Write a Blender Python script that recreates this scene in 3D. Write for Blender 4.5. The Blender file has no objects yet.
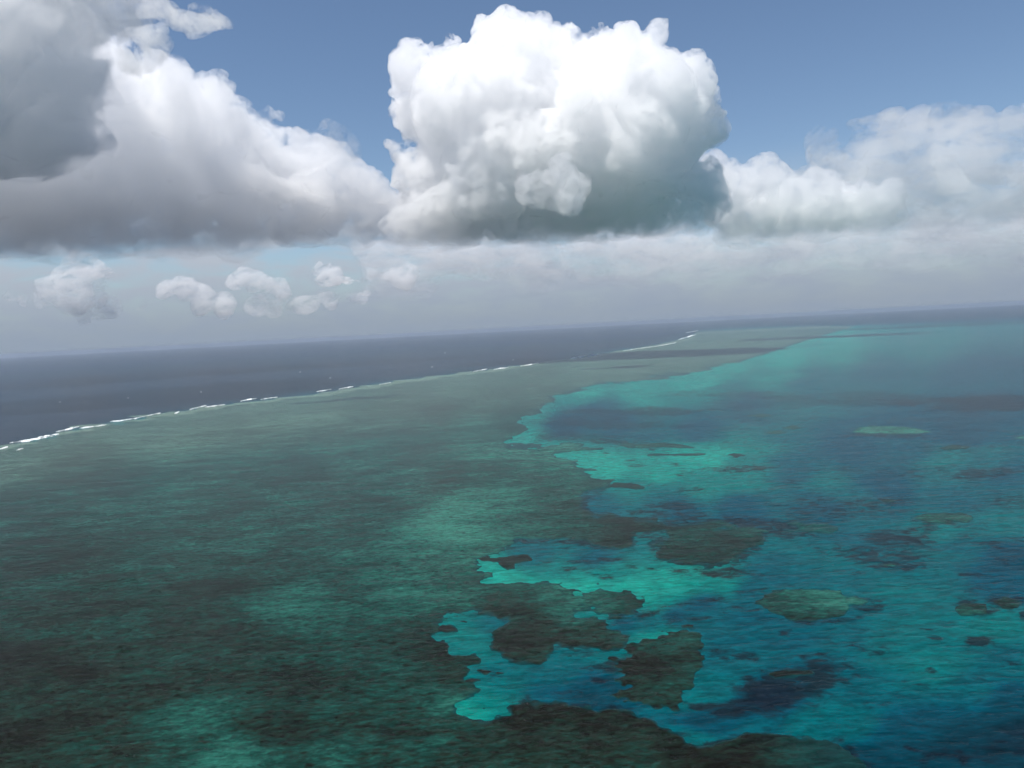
import bpy, math, random
import numpy as np
from mathutils import Vector, Matrix

R = math.radians
S = bpy.context.scene
COL = S.collection

# ------------------------------------------------------------------ camera
CAM_H = 300.0                       # flying height above the sea, metres
FPX = 804.0                         # focal length in pixels at 1024 wide
PITCH, ROLL = R(-4.0), R(3.0)
cam_d = bpy.data.cameras.new('camera')
cam = bpy.data.objects.new('camera', cam_d)
COL.objects.link(cam)
S.camera = cam
cam_d.sensor_width = 36.0
cam_d.lens = 36.0 * FPX / 1024.0
cam_d.clip_start, cam_d.clip_end = 0.5, 400000.0
fwd = Vector((0, math.cos(PITCH), math.sin(PITCH)))
right0 = Vector((1, 0, 0)); up0 = right0.cross(fwd).normalized()
# the aircraft banks: the horizon rises towards the right of the picture
right = (right0 * math.cos(ROLL) - up0 * math.sin(ROLL)).normalized()
up = (up0 * math.cos(ROLL) + right0 * math.sin(ROLL)).normalized()
rot = Matrix((right, up, -fwd)).transposed()
cam.matrix_world = Matrix.Translation((0, 0, CAM_H)) @ rot.to_4x4()

# ------------------------------------------------------------------ sky, sun, exposure
SUN_EL, SUN_AZ = R(66), R(-132)     # azimuth clockwise from +Y (the view direction)
world = bpy.data.worlds.new('World'); S.world = world
world.use_nodes = True
nt = world.node_tree; N = nt.nodes; L = nt.links
for n in list(N): N.remove(n)
def nd(t, **kw):
    n = N.new(t)
    for k, v in kw.items(): setattr(n, k, v)
    return n
out = nd('ShaderNodeOutputWorld'); bg = nd('ShaderNodeBackground')
sky = nd('ShaderNodeTexSky', sky_type='NISHITA', sun_disc=False)
sky.sun_elevation = SUN_EL; sky.sun_rotation = SUN_AZ
sky.altitude = 300; sky.air_density = 1.0; sky.dust_density = 0.3; sky.ozone_density = 3.2
bg.inputs['Strength'].default_value = 0.081
# distant high veil of cloud low over the horizon
geo = nd('ShaderNodeTexCoord')
sep = nd('ShaderNodeSeparateXYZ'); L.new(geo.outputs['Generated'], sep.inputs[0])
mp = nd('ShaderNodeMapping'); mp.inputs['Scale'].default_value = (1, 1, 3.6)
L.new(geo.outputs['Generated'], mp.inputs[0])
nz = nd('ShaderNodeTexNoise'); nz.inputs['Scale'].default_value = 9.0; nz.inputs['Detail'].default_value = 9
nz.inputs['Roughness'].default_value = 0.62; nz.inputs['Distortion'].default_value = 0.35
L.new(mp.outputs[0], nz.inputs['Vector'])
r1 = nd('ShaderNodeMapRange'); r1.inputs[1].default_value = 0.34; r1.inputs[2].default_value = 0.62
r1.interpolation_type = 'SMOOTHSTEP'
L.new(nz.outputs[0], r1.inputs[0])
r2 = nd('ShaderNodeMapRange'); r2.inputs[1].default_value = 0.20; r2.inputs[2].default_value = 0.09
r2.interpolation_type = 'SMOOTHSTEP'
L.new(sep.outputs[2], r2.inputs[0])
r3 = nd('ShaderNodeMapRange'); r3.inputs[1].default_value = 0.12; r3.inputs[2].default_value = 0.0
r3.inputs[3].default_value = 0.0; r3.inputs[4].default_value = 0.95; r3.interpolation_type = 'SMOOTHSTEP'
L.new(sep.outputs[2], r3.inputs[0])
m1 = nd('ShaderNodeMath', operation='MULTIPLY'); L.new(r1.outputs[0], m1.inputs[0]); L.new(r2.outputs[0], m1.inputs[1])
m2 = nd('ShaderNodeMath', operation='MULTIPLY'); L.new(m1.outputs[0], m2.inputs[0]); m2.inputs[1].default_value = 0.92
mixc = nd('ShaderNodeMix', data_type='RGBA')
L.new(m2.outputs[0], mixc.inputs[0]); L.new(sky.outputs[0], mixc.inputs[6])
VEIL = (4.5, 4.9, 5.6, 1)
mixc.inputs[7].default_value = VEIL
mixh = nd('ShaderNodeMix', data_type='RGBA')
L.new(r3.outputs[0], mixh.inputs[0]); L.new(mixc.outputs[2], mixh.inputs[6])
HAZEC = (2.65, 3.25, 4.15, 1)
mixh.inputs[7].default_value = HAZEC
L.new(mixh.outputs[2], bg.inputs[0]); L.new(bg.outputs[0], out.inputs[0])

sun_d = bpy.data.lights.new('sun', 'SUN'); sun_d.energy = 4.2; sun_d.angle = R(0.53)
sun_d.color = (1.0, 0.955, 0.90)
sun = bpy.data.objects.new('sun', sun_d); COL.objects.link(sun)
sdir = Vector((math.sin(SUN_AZ) * math.cos(SUN_EL), math.cos(SUN_AZ) * math.cos(SUN_EL), math.sin(SUN_EL)))
sun.rotation_euler = sdir.to_track_quat('Z', 'Y').to_euler()
sun.location = (0, 0, 5000)

S.view_settings.view_transform = 'Standard'
S.view_settings.look = 'None'
S.view_settings.exposure = 0.42
S.view_settings.gamma = 1.0
S.render.engine = 'CYCLES'
cy = S.cycles
cy.use_denoising = True
cy.max_bounces = 40; cy.volume_bounces = 38; cy.diffuse_bounces = 2; cy.glossy_bounces = 2
cy.transparent_max_bounces = 64; cy.sample_clamp_indirect = 6.0
cy.use_adaptive_sampling = True; cy.adaptive_threshold = 0.03; cy.adaptive_min_samples = 12
cy.use_light_tree = False
HAZE_D = 2.1e-5

# ------------------------------------------------------------------ helpers
def thing(o, label, cat, group=None, kind=None):
    o['label'] = label; o['category'] = cat
    if group: o['group'] = group
    if kind: o['kind'] = kind
    return o

nright, nup, nfwd = (np.array(v) for v in (right, up, fwd))
def pix_dir(px, py):
    """world direction through a point of the photograph (1024 x 768)"""
    a = (np.asarray(px, float) - 512.0) / FPX; b = (384.0 - np.asarray(py, float)) / FPX
    d = nfwd + a[..., None] * nright + b[..., None] * nup
    return d / np.linalg.norm(d, axis=-1, keepdims=True)
def ground(px, py):
    """chart position (x, y) on the sea of a feature read off the photograph"""
    d = pix_dir(px, py); t = CAM_H / np.maximum(-d[..., 2], 1e-4)
    return d[..., 0] * t, d[..., 1] * t
def to_pix(x, y, z=0.0):
    v = np.stack([x, y, np.zeros_like(x) + z - CAM_H], -1)
    c = v @ nfwd; c = np.where(c > 1, c, np.nan)
    return 512 + FPX * (v @ nright) / c, 384 - FPX * (v @ nup) / c
def sky_point(px, py, dist):
    d = pix_dir(px, py); t = dist / np.hypot(d[..., 0], d[..., 1])
    return np.array([0, 0, CAM_H]) + d * np.asarray(t)[..., None]

def _h(ix, iy, iz, seed):
    h = (ix * 374761393 + iy * 668265263 + iz * 2147483647 + seed * 1274126177) & 0xffffffff
    h = ((h ^ (h >> 13)) * 1274126177) & 0xffffffff
    h = ((h ^ (h >> 16)) * 2246822519) & 0xffffffff
    return ((h ^ (h >> 15)) & 0xffff) / 65535.0
def vnoise(x, y, z=None, seed=0):
    """smooth value noise in -1..1"""
    ix = np.floor(x).astype(np.int64); iy = np.floor(y).astype(np.int64)
    fx = x - ix; fy = y - iy
    ux = fx * fx * fx * (fx * (fx * 6 - 15) + 10); uy = fy * fy * fy * (fy * (fy * 6 - 15) + 10)
    def layer(iz):
        a = _h(ix, iy, iz, seed); b = _h(ix + 1, iy, iz, seed)
        c = _h(ix, iy + 1, iz, seed); d = _h(ix + 1, iy + 1, iz, seed)
        return (a * (1 - ux) + b * ux) * (1 - uy) + (c * (1 - ux) + d * ux) * uy
    if z is None:
        return layer(0) * 2 - 1
    iz = np.floor(z).astype(np.int64); fz = z - iz; uz = fz * fz * fz * (fz * (fz * 6 - 15) + 10)
    return (layer(iz) * (1 - uz) + layer(iz + 1) * uz) * 2 - 1
def chart_noise(x, y, scales, seed=0, gain=0.62, stretch=1.0):
    """fractal noise over the chart; scales too fine to matter far out fade away"""
    rr = np.hypot(x, y); foot = rr * rr / (CAM_H * FPX)
    tot = 0; amp = 1.0; norm = 0
    for k, s in enumerate(scales):
        w = np.clip(s / (2.2 * foot), 0, 1)
        tot = tot + amp * w * vnoise(x / (s * stretch) + 17.3 * k, y / s - 9.1 * k, seed=seed + k)
        norm += amp; amp *= gain
    return tot / norm * 1.6
def sstep(a, b, x):
    t = np.clip((x - a) / (b - a), 0, 1); return t * t * (3 - 2 * t)
def poly_sd(px, py, poly):
    """signed distance to a traced outline, negative inside, in picture-pixel units"""
    P = np.array(poly, float); Q = np.roll(P, -1, 0)
    best = np.full(px.shape, 1e9); inside = np.zeros(px.shape, bool)
    for (x0, y0), (x1, y1) in zip(P, Q):
        ex, ey = x1 - x0, y1 - y0
        t = np.clip(((px - x0) * ex + (py - y0) * ey) / (ex * ex + ey * ey + 1e-9), 0, 1)
        best = np.minimum(best, (px - x0 - t * ex) ** 2 + (py - y0 - t * ey) ** 2)
        c = ((y0 > py) != (y1 > py)) & (px < (x1 - x0) * (py - y0) / ((y1 - y0) if y1 != y0 else 1e-9) + x0)
        inside ^= c
    d = np.sqrt(best)
    return np.where(inside, -d, d)
def control(px, py, pts, p=2.6, aspect=1.6):
    """smooth interpolation of soundings (x, y, value)"""
    num = 0; den = 0
    for x, y, v in pts:
        w = 1.0 / ((((px - x) / aspect) ** 2 + (py - y) ** 2) + 60.0) ** (p / 2)
        num = num + w * v; den = den + w
    return num / den

def make_mesh(name, verts, faces, mat, smooth=True, attrs=None, uniform=4):
    me = bpy.data.meshes.new(name)
    v = np.ascontiguousarray(verts, np.float32); f = np.ascontiguousarray(faces, np.int32)
    me.vertices.add(len(v)); me.vertices.foreach_set('co', v.ravel())
    k = f.shape[1]
    me.loops.add(f.size); me.loops.foreach_set('vertex_index', f.ravel())
    me.polygons.add(len(f)); me.polygons.foreach_set('loop_start', np.arange(len(f), dtype=np.int32) * k)
    me.update(calc_edges=True); me.validate()
    if smooth: me.polygons.foreach_set('use_smooth', np.ones(len(me.polygons), bool))
    for an, av in (attrs or {}).items():
        a = me.attributes.new(an, 'FLOAT', 'POINT'); a.data.foreach_set('value', np.ascontiguousarray(av, np.float32))
    me.materials.append(mat)
    o = bpy.data.objects.new(name, me); COL.objects.link(o)
    return o
def grid_faces(nr, nc, keep=None, wrap=False):
    i, j = np.meshgrid(np.arange(nr - 1), np.arange(nc if wrap else nc - 1), indexing='ij')
    j2 = (j + 1) % nc
    f = np.stack([i * nc + j, i * nc + j2, (i + 1) * nc + j2, (i + 1) * nc + j], -1).reshape(-1, 4)
    if keep is not None: f = f[keep.ravel()]
    return f

# ------------------------------------------------------------------ materials
def new_mat(name):
    m = bpy.data.materials.new(name); m.use_nodes = True
    t = m.node_tree
    for n in list(t.nodes): t.nodes.remove(n)
    o = t.nodes.new('ShaderNodeOutputMaterial')
    return m, t, o
def ramp(t, fac, stops, interp='LINEAR'):
    n = t.nodes.new('ShaderNodeValToRGB'); e = n.color_ramp.elements; n.color_ramp.interpolation = interp
    while len(e) > 1: e.remove(e[-1])
    e[0].position = stops[0][0]; e[0].color = (*stops[0][1], 1)
    for p, c in stops[1:]:
        x = e.new(p); x.color = (*c, 1)
    if fac is not None: t.links.new(fac, n.inputs[0])
    return n.outputs[0]
def attr(t, name):
    n = t.nodes.new('ShaderNodeAttribute'); n.attribute_name = name; return n.outputs['Fac']
def math_(t, op, a, b=None, clamp=False):
    n = t.nodes.new('ShaderNodeMath'); n.operation = op; n.use_clamp = clamp
    for i, v in enumerate((a, b)):
        if v is None: continue
        if isinstance(v, (int, float)): n.inputs[i].default_value = v
        else: t.links.new(v, n.inputs[i])
    return n.outputs[0]
def maprange(t, v, a, b, c=0.0, d=1.0):
    n = t.nodes.new('ShaderNodeMapRange'); t.links.new(v, n.inputs[0])
    for i, x in enumerate((a, b, c, d)): n.inputs[i + 1].default_value = x
    return n.outputs[0]
def mixrgb(t, fac, a, b, blend='MIX'):
    n = t.nodes.new('ShaderNodeMix'); n.data_type = 'RGBA'; n.blend_type = blend
    for i, v in ((0, fac), (6, a), (7, b)):
        if isinstance(v, (int, float)): n.inputs[i].default_value = v
        elif isinstance(v, tuple): n.inputs[i].default_value = (*v, 1)
        else: t.links.new(v, n.inputs[i])
    return n.outputs[2]
def coords(t, scale=(1, 1, 1), rot=0.0):
    tc = t.nodes.new('ShaderNodeTexCoord'); m = t.nodes.new('ShaderNodeMapping')
    m.inputs['Scale'].default_value = scale; m.inputs['Rotation'].default_value = (0, 0, rot)
    t.links.new(tc.outputs['Object'], m.inputs[0]); return m.outputs[0]
def noise(t, vec, scale, detail=4, rough=0.55, dist=0.0):
    n = t.nodes.new('ShaderNodeTexNoise'); n.inputs['Scale'].default_value = scale
    n.inputs['Detail'].default_value = detail; n.inputs['Roughness'].default_value = rough
    n.inputs['Distortion'].default_value = dist; t.links.new(vec, n.inputs['Vector']); return n.outputs[0]
def water_bump(t, swell=1.0):
    """wind sea: short crests lying roughly across the view, in real metres"""
    v1 = coords(t, (0.42, 1.0, 1.0), R(-7)); v2 = coords(t, (0.5, 1.0, 1.0), R(13)); v3 = coords(t, (0.25, 1, 1), R(-2))
    a = noise(t, v1, 1 / 9.0, 3, 0.6, 0.4); b = noise(t, v2, 1 / 3.6, 3, 0.6, 0.2); c = noise(t, v3, 1 / 34.0, 2, 0.5)
    h = math_(t, 'MULTIPLY', a, 1.25 * swell)
    h = math_(t, 'ADD', h, math_(t, 'MULTIPLY', b, 0.42 * swell))
    h = math_(t, 'ADD', h, math_(t, 'MULTIPLY', c, 2.2 * swell))
    bn = t.nodes.new('ShaderNodeBump'); bn.inputs['Strength'].default_value = 1.0; bn.inputs['Distance'].default_value = 1.0
    t.links.new(h, bn.inputs['Height'])
    return bn.outputs[0], a, b
def water_surface(t, o, col, nrm, rough=0.22):
    p = t.nodes.new('ShaderNodeBsdfPrincipled')
    t.links.new(col, p.inputs['Base Color']); t.links.new(nrm, p.inputs['Normal'])
    p.inputs['Roughness'].default_value = rough; p.inputs['IOR'].default_value = 1.33; p.inputs['Specular IOR Level'].default_value = 0.035
    t.links.new(p.outputs[0], o.inputs['Surface'])

def sea_material():
    m, t, o = new_mat('sea_water')
    dep = attr(t, 'depth'); cor = attr(t, 'coral')
    nrm, wa, wb = water_bump(t)
    big = noise(t, coords(t, (0.6, 1, 1), R(-5)), 1 / 70.0, 5, 0.6, 0.3)
    d2 = math_(t, 'ADD', dep, maprange(t, big, 0.3, 0.7, -0.045, 0.045), True)
    sand = ramp(t, d2, SAND)
    deepc = ramp(t, d2, DEEPC)
    heads = noise(t, coords(t, (0.75, 1, 1), R(-8)), 1 / 13.0, 5, 0.65, 0.5)
    k = math_(t, 'ADD', math_(t, 'MULTIPLY', cor, 1.6), maprange(t, heads, 0.3, 0.7, -0.95, 0.30))
    k = math_(t, 'MULTIPLY', maprange(t, k, 0.1, 0.7), 1.0, True)
    c = mixrgb(t, k, sand, deepc)
    wv = math_(t, 'MULTIPLY', maprange(t, wa, 0.36, 0.62, 0.68, 1.24), maprange(t, wb, 0.35, 0.65, 0.84, 1.16))  # light and dark sides of the ripples, put into the water colour
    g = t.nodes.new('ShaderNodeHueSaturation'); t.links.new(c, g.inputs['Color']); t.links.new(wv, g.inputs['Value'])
    water_surface(t, o, g.outputs[0], nrm)
    return m
# what the water looks like over bright sand, by depth 0..1
SAND = [(0.0, (.055, .17, .13)), (.10, (.003, .190, .148)), (.26, (.0, .108, .097)), (.44, (.0, .070, .077)),
        (.60, (.0, .042, .064)), (.78, (.001, .018, .028)), (.9, (.0065, .013, .024)), (1.0, (.0085, .0145, .024))]
# and over coral or weed
DEEPC = [(0.0, (.016, .024, .018)), (.2, (.010, .021, .018)), (.45, (.005, .017, .021)), (.7, (.004, .011, .018)), (1.0, (.0045, .008, .016))]

def reef_material():
    m, t, o = new_mat('coral_reef')
    pale = attr(t, 'pale'); rub = attr(t, 'rubble')
    nrm, wa, wb = water_bump(t, 0.8)
    heads = noise(t, coords(t, (0.65, 1, 1), R(-9)), 1 / 5.5, 6, 0.70, 0.5)
    vo = t.nodes.new('ShaderNodeTexVoronoi'); vo.feature = 'SMOOTH_F1'; vo.inputs['Scale'].default_value = 1 / 7.5
    vo.inputs['Smoothness'].default_value = 0.35; vo.inputs['Detail'].default_value = 1.5
    t.links.new(coords(t, (0.7, 1, 1), R(-10)), vo.inputs['Vector'])
    ch = maprange(t, vo.outputs[0], 0.25, 0.75, -0.12, 0.12)
    fine = maprange(t, heads, 0.3, 0.7, -0.25, 0.25)
    big = maprange(t, noise(t, coords(t, (0.5, 1, 1), R(-14)), 1 / 55.0, 4, 0.6, 0.4), 0.3, 0.7, -0.18, 0.18)
    k = math_(t, 'ADD', math_(t, 'ADD', pale, fine), math_(t, 'ADD', big, ch))
    k = math_(t, 'MULTIPLY', k, 1.0, True)
    c1 = ramp(t, k, CORAL)
    c2 = ramp(t, k, RUBBLE)
    c = mixrgb(t, rub, c1, c2)
    c = mixrgb(t, attr(t, 'drowned'), c, (.001, .040, .044))
    wv = math_(t, 'MULTIPLY', maprange(t, wa, 0.36, 0.62, 0.68, 1.24), maprange(t, wb, 0.35, 0.65, 0.84, 1.16))  # ripple shading put into the reef colour as well
    g = t.nodes.new('ShaderNodeHueSaturation'); t.links.new(c, g.inputs['Color']); t.links.new(wv, g.inputs['Value'])
    water_surface(t, o, g.outputs[0], nrm)
    return m
CORAL = [(0.0, (.0065, .0065, .0045)), (.25, (.0085, .0165, .0115)), (.5, (.007, .036, .028)), (.75, (.012, .074, .056)), (1.0, (.022, .118, .086))]
RUBBLE = [(0.0, (.018, .031, .022)), (.5, (.040, .073, .050)), (1.0, (.10, .15, .11))]
M_SEA = sea_material(); M_REEF = reef_material()

m, t, o = new_mat('sea_foam')
p = t.nodes.new('ShaderNodeBsdfPrincipled'); p.inputs['Roughness'].default_value = 0.9
fn = noise(t, coords(t), 1 / 5.0, 5, 0.7)
t.links.new(ramp(t, fn, [(0.3, (.55, .62, .62)), (.55, (.88, .9, .9))]), p.inputs['Base Color'])
t.links.new(p.outputs[0], o.inputs['Surface'])
M_FOAM = m

# ------------------------------------------------------------------ the chart: what lies where
OUTER = [(-2600, 1250), (-1400, 850), (-700, 650), (-260, 520), (-60, 462), (0, 448), (40, 438), (80, 428), (130, 419), (200, 408), (250, 401), (300, 395), (350, 388),
         (400, 381), (450, 374), (500, 368), (560, 359), (610, 352), (660, 344), (690, 337), (698, 331), (740, 328.5), (790, 326.5), (830, 325.6), (850, 326)]
INNER = [(852, 328), (840, 331), (815, 338), (778, 350), (745, 361), (690, 374), (640, 381), (600, 386), (585, 391), (560, 397), (537, 404), (540, 411), (521, 421), (524, 430), (506, 441),
         (525, 444), (557, 446), (592, 443), (640, 443), (656, 446), (630, 448), (590, 452), (556, 455), (566, 462), (584, 471), (600, 476), (614, 480), (606, 487), (586, 497), (583, 508), (592, 517), (620, 516),
         (655, 515), (673, 519), (714, 523), (735, 523), (770, 526), (805, 523), (826, 524), (833, 529), (805, 534), (763, 535), (763, 542), (752, 552), (738, 565), (722, 568), (697, 568),
         (677, 565), (662, 558), (656, 552), (652, 545), (663, 536), (646, 535), (633, 538), (632, 545), (619, 547), (591, 544), (572, 540), (555, 541), (537, 540), (518, 541), (514, 547),
         (502, 552), (490, 553), (465, 560), (477, 567), (469, 573), (490, 575), (479, 582), (494, 587), (508, 591), (529, 588), (547, 587), (568, 587), (577, 591), (588, 591), (600, 586), (626, 589),
         (644, 598), (656, 609), (646, 614), (626, 618), (609, 616), (593, 610), (583, 610), (576, 616), (592, 619), (603, 622), (607, 631), (619, 631), (632, 635), (626, 643), (605, 648),
         (588, 652), (557, 649), (545, 654), (539, 659), (518, 659), (506, 655), (494, 645), (490, 637), (497, 627), (508, 620), (498, 617), (469, 616), (447, 618), (436, 624), (440, 631), (432, 637), (450, 641),
         (447, 653), (449, 658), (475, 659), (461, 664), (463, 670), (461, 677), (465, 683), (481, 690), (473, 696), (455, 702), (453, 712), (467, 722), (486, 722), (494, 718), (508, 714), (505, 708), (514, 702),
         (527, 701), (541, 704), (561, 703), (582, 708), (600, 710), (620, 712), (635, 718), (655, 726), (660, 733), (678, 737), (683, 741), (674, 747), (692, 745), (713, 745), (725, 739), (748, 734),
         (776, 735), (801, 740), (840, 739), (854, 751), (866, 766), (900, 800), (940, 900), (1100, 1200), (1000, 2200), (-2600, 2200)]
MAIN = OUTER + INNER
OUTSIDE = OUTER[:-1] + [(850, 325.4), (890, 324.5), (1000, 320.5), (1150, 313), (1700, 290), (2500, 240), (2500, 100), (-2600, 100)]   # the open ocean beyond the barrier

DEPTHS = [(1000, 322, .42), (940, 326, .34), (905, 332, .34), (870, 330, .26), (835, 336, .18), (840, 345, .18), (780, 356, .14), (730, 368, .16), (700, 380, .17), (760, 378, .26), (640, 391, .18), (590, 393, .16), (1000, 370, .6), (880, 370, .55), (820, 385, .5), (740, 388, .42), (960, 385, .6),
          (750, 400, .6), (900, 425, .62), (600, 410, .62), (565, 425, .66), (530, 420, .25), (545, 400, .25), (520, 438, .22), (620, 425, .6), (700, 430, .6), (650, 435, .5), (640, 458, .2), (600, 464, .14), (565, 456, .18),
          (620, 475, .14), (690, 458, .13), (720, 459, .12), (750, 462, .3), (740, 476, .32), (700, 485, .3), (660, 475, .17), (630, 488, .35), (605, 505, .55), (660, 500, .5), (740, 510, .66), (680, 508, .62), (800, 470, .56),
          (850, 450, .62), (900, 450, .58), (960, 430, .66), (1000, 470, .58), (940, 463, .42), (990, 466, .45), (830, 485, .42), (880, 490, .64), (950, 497, .5), (1015, 518, .42), (820, 510, .6), (860, 500, .5),
          (780, 545, .45), (830, 560, .45), (860, 540, .52), (945, 532, .38), (960, 545, .5), (1010, 560, .66), (900, 560, .5), (930, 575, .45), (1000, 585, .6), (850, 575, .46), (810, 575, .48),
          (540, 552, .52), (600, 555, .54), (560, 572, .3), (508, 587, .06), (480, 562, .12), (490, 570, .1), (560, 584, .06), (585, 588, .06), (625, 583, .1), (620, 572, .26), (650, 572, .16), (670, 585, .12), (690, 580, .17), (715, 583, .2), (650, 562, .32), (640, 542, .42), (642, 594, .12), (655, 602, .2),
          (695, 603, .6), (670, 612, .6), (740, 592, .52), (740, 620, .55), (700, 625, .52), (760, 566, .5), (640, 625, .5), (615, 622, .56), (585, 614, .3), (640, 637, .2), (652, 640, .16),
          (470, 640, .3), (485, 632, .45), (448, 634, .26), (460, 655, .28), (500, 668, .38), (484, 700, .22), (470, 712, .12), (458, 712, .08), (495, 715, .22), (500, 688, .34), (550, 675, .42), (610, 656, .36), (590, 690, .58), (540, 692, .5),
          (690, 698, .36), (705, 688, .42), (720, 660, .5), (760, 640, .52), (800, 650, .55), (760, 705, .78), (700, 722, .66), (760, 722, .5), (690, 738, .42), (800, 730, .42), (850, 722, .45), (870, 690, .52), (880, 645, .42), (840, 640, .5),
          (900, 592, .42), (950, 650, .4), (1000, 665, .5), (970, 690, .52), (930, 662, .38), (900, 620, .4), (985, 622, .34), (900, 735, .66), (960, 745, .74), (1015, 735, .79), (1005, 700, .70), (870, 768, .7), (1000, 900, .8), (1300, 700, .8), (1300, 500, .6), (1300, 400, .6),  # lower right corner darkened through its depth values
          (430, 640, .3), (-300, 700, .6), (1200, 330, .55)]
# dark coral or weed bottoms, and further dark bands and corners of the water: x, y, half-width, half-height, tilt in degrees, strength
DARK_WATER = [(900, 400, 230, 9, -1, .5), (990, 404, 110, 11, 1, .75), (800, 402, 110, 6, 3, .4), (640, 411, 95, 5, 0, .55), (590, 423, 75, 7, 0, .5), (575, 437, 70, 5, 0, .5), (740, 402, 50, 5, 2, .35),  # first entries: long dark band across the far right lagoon
          (765, 418, 85, 5, 0, .35), (720, 430, 40, 4, 0, .3), (790, 428, 30, 4, 2, .3), (650, 430, 40, 4, 0, .3), (735, 444, 25, 4, 0, .3), (745, 469, 30, 3, 1, .55), (665, 506, 40, 5, 2, .6), (695, 514, 14, 3, 0, .5), (690, 492, 14, 3, 0, .45),
          (640, 467, 18, 2, 0, .5), (679, 467, 8, 2, 0, .6), (679, 476, 7, 2, 0, .6), (635, 462, 12, 1.6, 0, .4), (603, 454, 10, 2, 0, .5), (700, 491, 10, 2, 0, .5), (600, 500, 12, 3, 0, .5),
          (870, 502, 48, 5, 3, .5), (850, 512, 60, 7, 0, .45), (905, 472, 50, 6, 3, .35), (985, 474, 40, 4, 2, .6), (1010, 500, 40, 9, 0, .45), (800, 513, 40, 6, 0, .45), (880, 460, 50, 4, 0, .25), (850, 478, 26, 5, 0, .3),
          (900, 537, 36, 8, 2, .7), (870, 555, 45, 9, -4, .55), (885, 565, 40, 5, -3, .6), (925, 550, 22, 4, 0, .4), (850, 573, 14, 3, 0, .45), (1000, 542, 40, 6, 3, .5), (975, 525, 30, 5, 0, .3), (975, 575, 20, 3, 0, .5), (1010, 560, 26, 9, 0, .4),
          (962, 603, 16, 9, 0, .7), (975, 610, 28, 5, 0, .55), (1000, 602, 28, 6, 2, .7), (1020, 616, 9, 5, 0, .8), (985, 588, 20, 4, 10, .35), (975, 642, 14, 4.5, 3, .8), (928, 638, 11, 3, -12, .7), (920, 628, 9, 2, 0, .5), (880, 630, 22, 7, 10, .3), (925, 672, 8, 4, 0, .7), (1010, 644, 12, 3, 0, .4),
          (775, 690, 55, 20, 8, .85), (800, 672, 40, 8, 4, .7), (735, 705, 36, 12, 10, .8), (700, 706, 20, 5, 0, .8), (815, 660, 26, 6, 0, .5), (860, 648, 26, 9, -15, .35), (725, 712, 24, 6, 0, .7), (650, 730, 40, 5, -8, .7), (600, 706, 30, 4, -5, .6),
          (585, 670, 22, 5, 0, .45), (590, 682, 10, 4, 0, .65), (600, 668, 12, 8, 0, .5), (560, 692, 30, 5, 0, .4), (603, 696, 12, 4, 0, .55), (740, 655, 24, 6, -5, .6), (715, 655, 16, 7, 0, .55), (687, 625, 9, 4, 0, .65), (780, 632, 9, 4, 20, .5), (700, 600, 40, 5, 8, .5), (745, 592, 30, 5, 4, .35), (640, 613, 26, 4, -3, .6),
          (560, 561, 22, 3, 0, .35), (585, 561, 14, 2.5, 0, .5), (612, 558, 9, 3, 0, .6), (575, 568, 9, 2.5, 0, .55), (605, 576, 9, 3, 0, .6), (543, 582, 12, 2.5, 0, .5), (555, 573, 7, 2, 0, .45), (568, 548, 8, 3, 0, .4), (505, 562, 15, 3, 0, .3),
          (835, 642, 26, 5, 0, .3), (860, 605, 14, 6, 0, .5), (800, 618, 50, 7, 2, .5), (745, 607, 20, 5, -4, .45), (705, 572, 50, 5, -4, .6), (660, 556, 9, 6, -40, .55), (1000, 745, 60, 22, 0, .45), (940, 755, 40, 10, 0, .5), (930, 430, 40, 5, 0, .15), (880, 435, 45, 3.5, 0, .6), (940, 524, 32, 4, 0, .6), (930, 452, 30, 3, 0, .4)]  # the two large low entries darken the lower right corner

def chart_fields(x, y, px, py):
    """depth and bottom cover of the water at a place"""
    jit = chart_noise(x, y, (420, 190, 90, 42, 20, 10), seed=3)
    wx = px + 10 * chart_noise(x, y, (260, 110, 50), seed=21); wy = py + 2.6 * chart_noise(x, y, (260, 110, 50, 22), seed=31)
    dep = control(wx, wy, DEPTHS, p=4.2) + 0.05 * jit + 0.07 * sstep(600, 700, py) * sstep(760, 600, px)  # last term darkens the lower lagoon through extra depth
    cor = np.zeros_like(px)
    rag = chart_noise(x, y, (120, 55, 26, 13, 6), seed=41, gain=.8)
    for cx, cy_, rx, ry, a, s in DARK_WATER:
        ca, sa = math.cos(R(a)), math.sin(R(a))
        u = (wx - cx) * ca - (wy - cy_) * sa; v = (wx - cx) * sa + (wy - cy_) * ca
        q = np.sqrt((u / rx) ** 2 + (v / ry) ** 2) + 0.8 * rag
        cor = np.maximum(cor, 0.92 * s * sstep(1.5, 0.35, q))
    lag = sstep(395, 430, py)
    cor = np.maximum(cor, 0.42 * sstep(0.25, 0.8, chart_noise(x, y, (150, 60, 28, 14), seed=55)) * lag * sstep(.3, .55, dep))
    sdm = poly_sd(px, py, MAIN) + 3 * jit
    cor = np.maximum(cor, 0.62 * sstep(9, 1, sdm) * sstep(.22, .45, dep) * np.clip(.6 + rag, 0, 1))  # dark halo for the reef's shaded deep side, put into the cover
    sdo = poly_sd(px, py, OUTSIDE) + 1.5 * jit
    o = sstep(1.5, -1.5, sdo)
    dep = dep * (1 - o) + o * (0.93 - 0.16 * sstep(-9, 0, sdo)); cor = cor * (1 - o)
    return np.clip(dep, 0, 1), np.clip(cor, 0, 1), sdo

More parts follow.
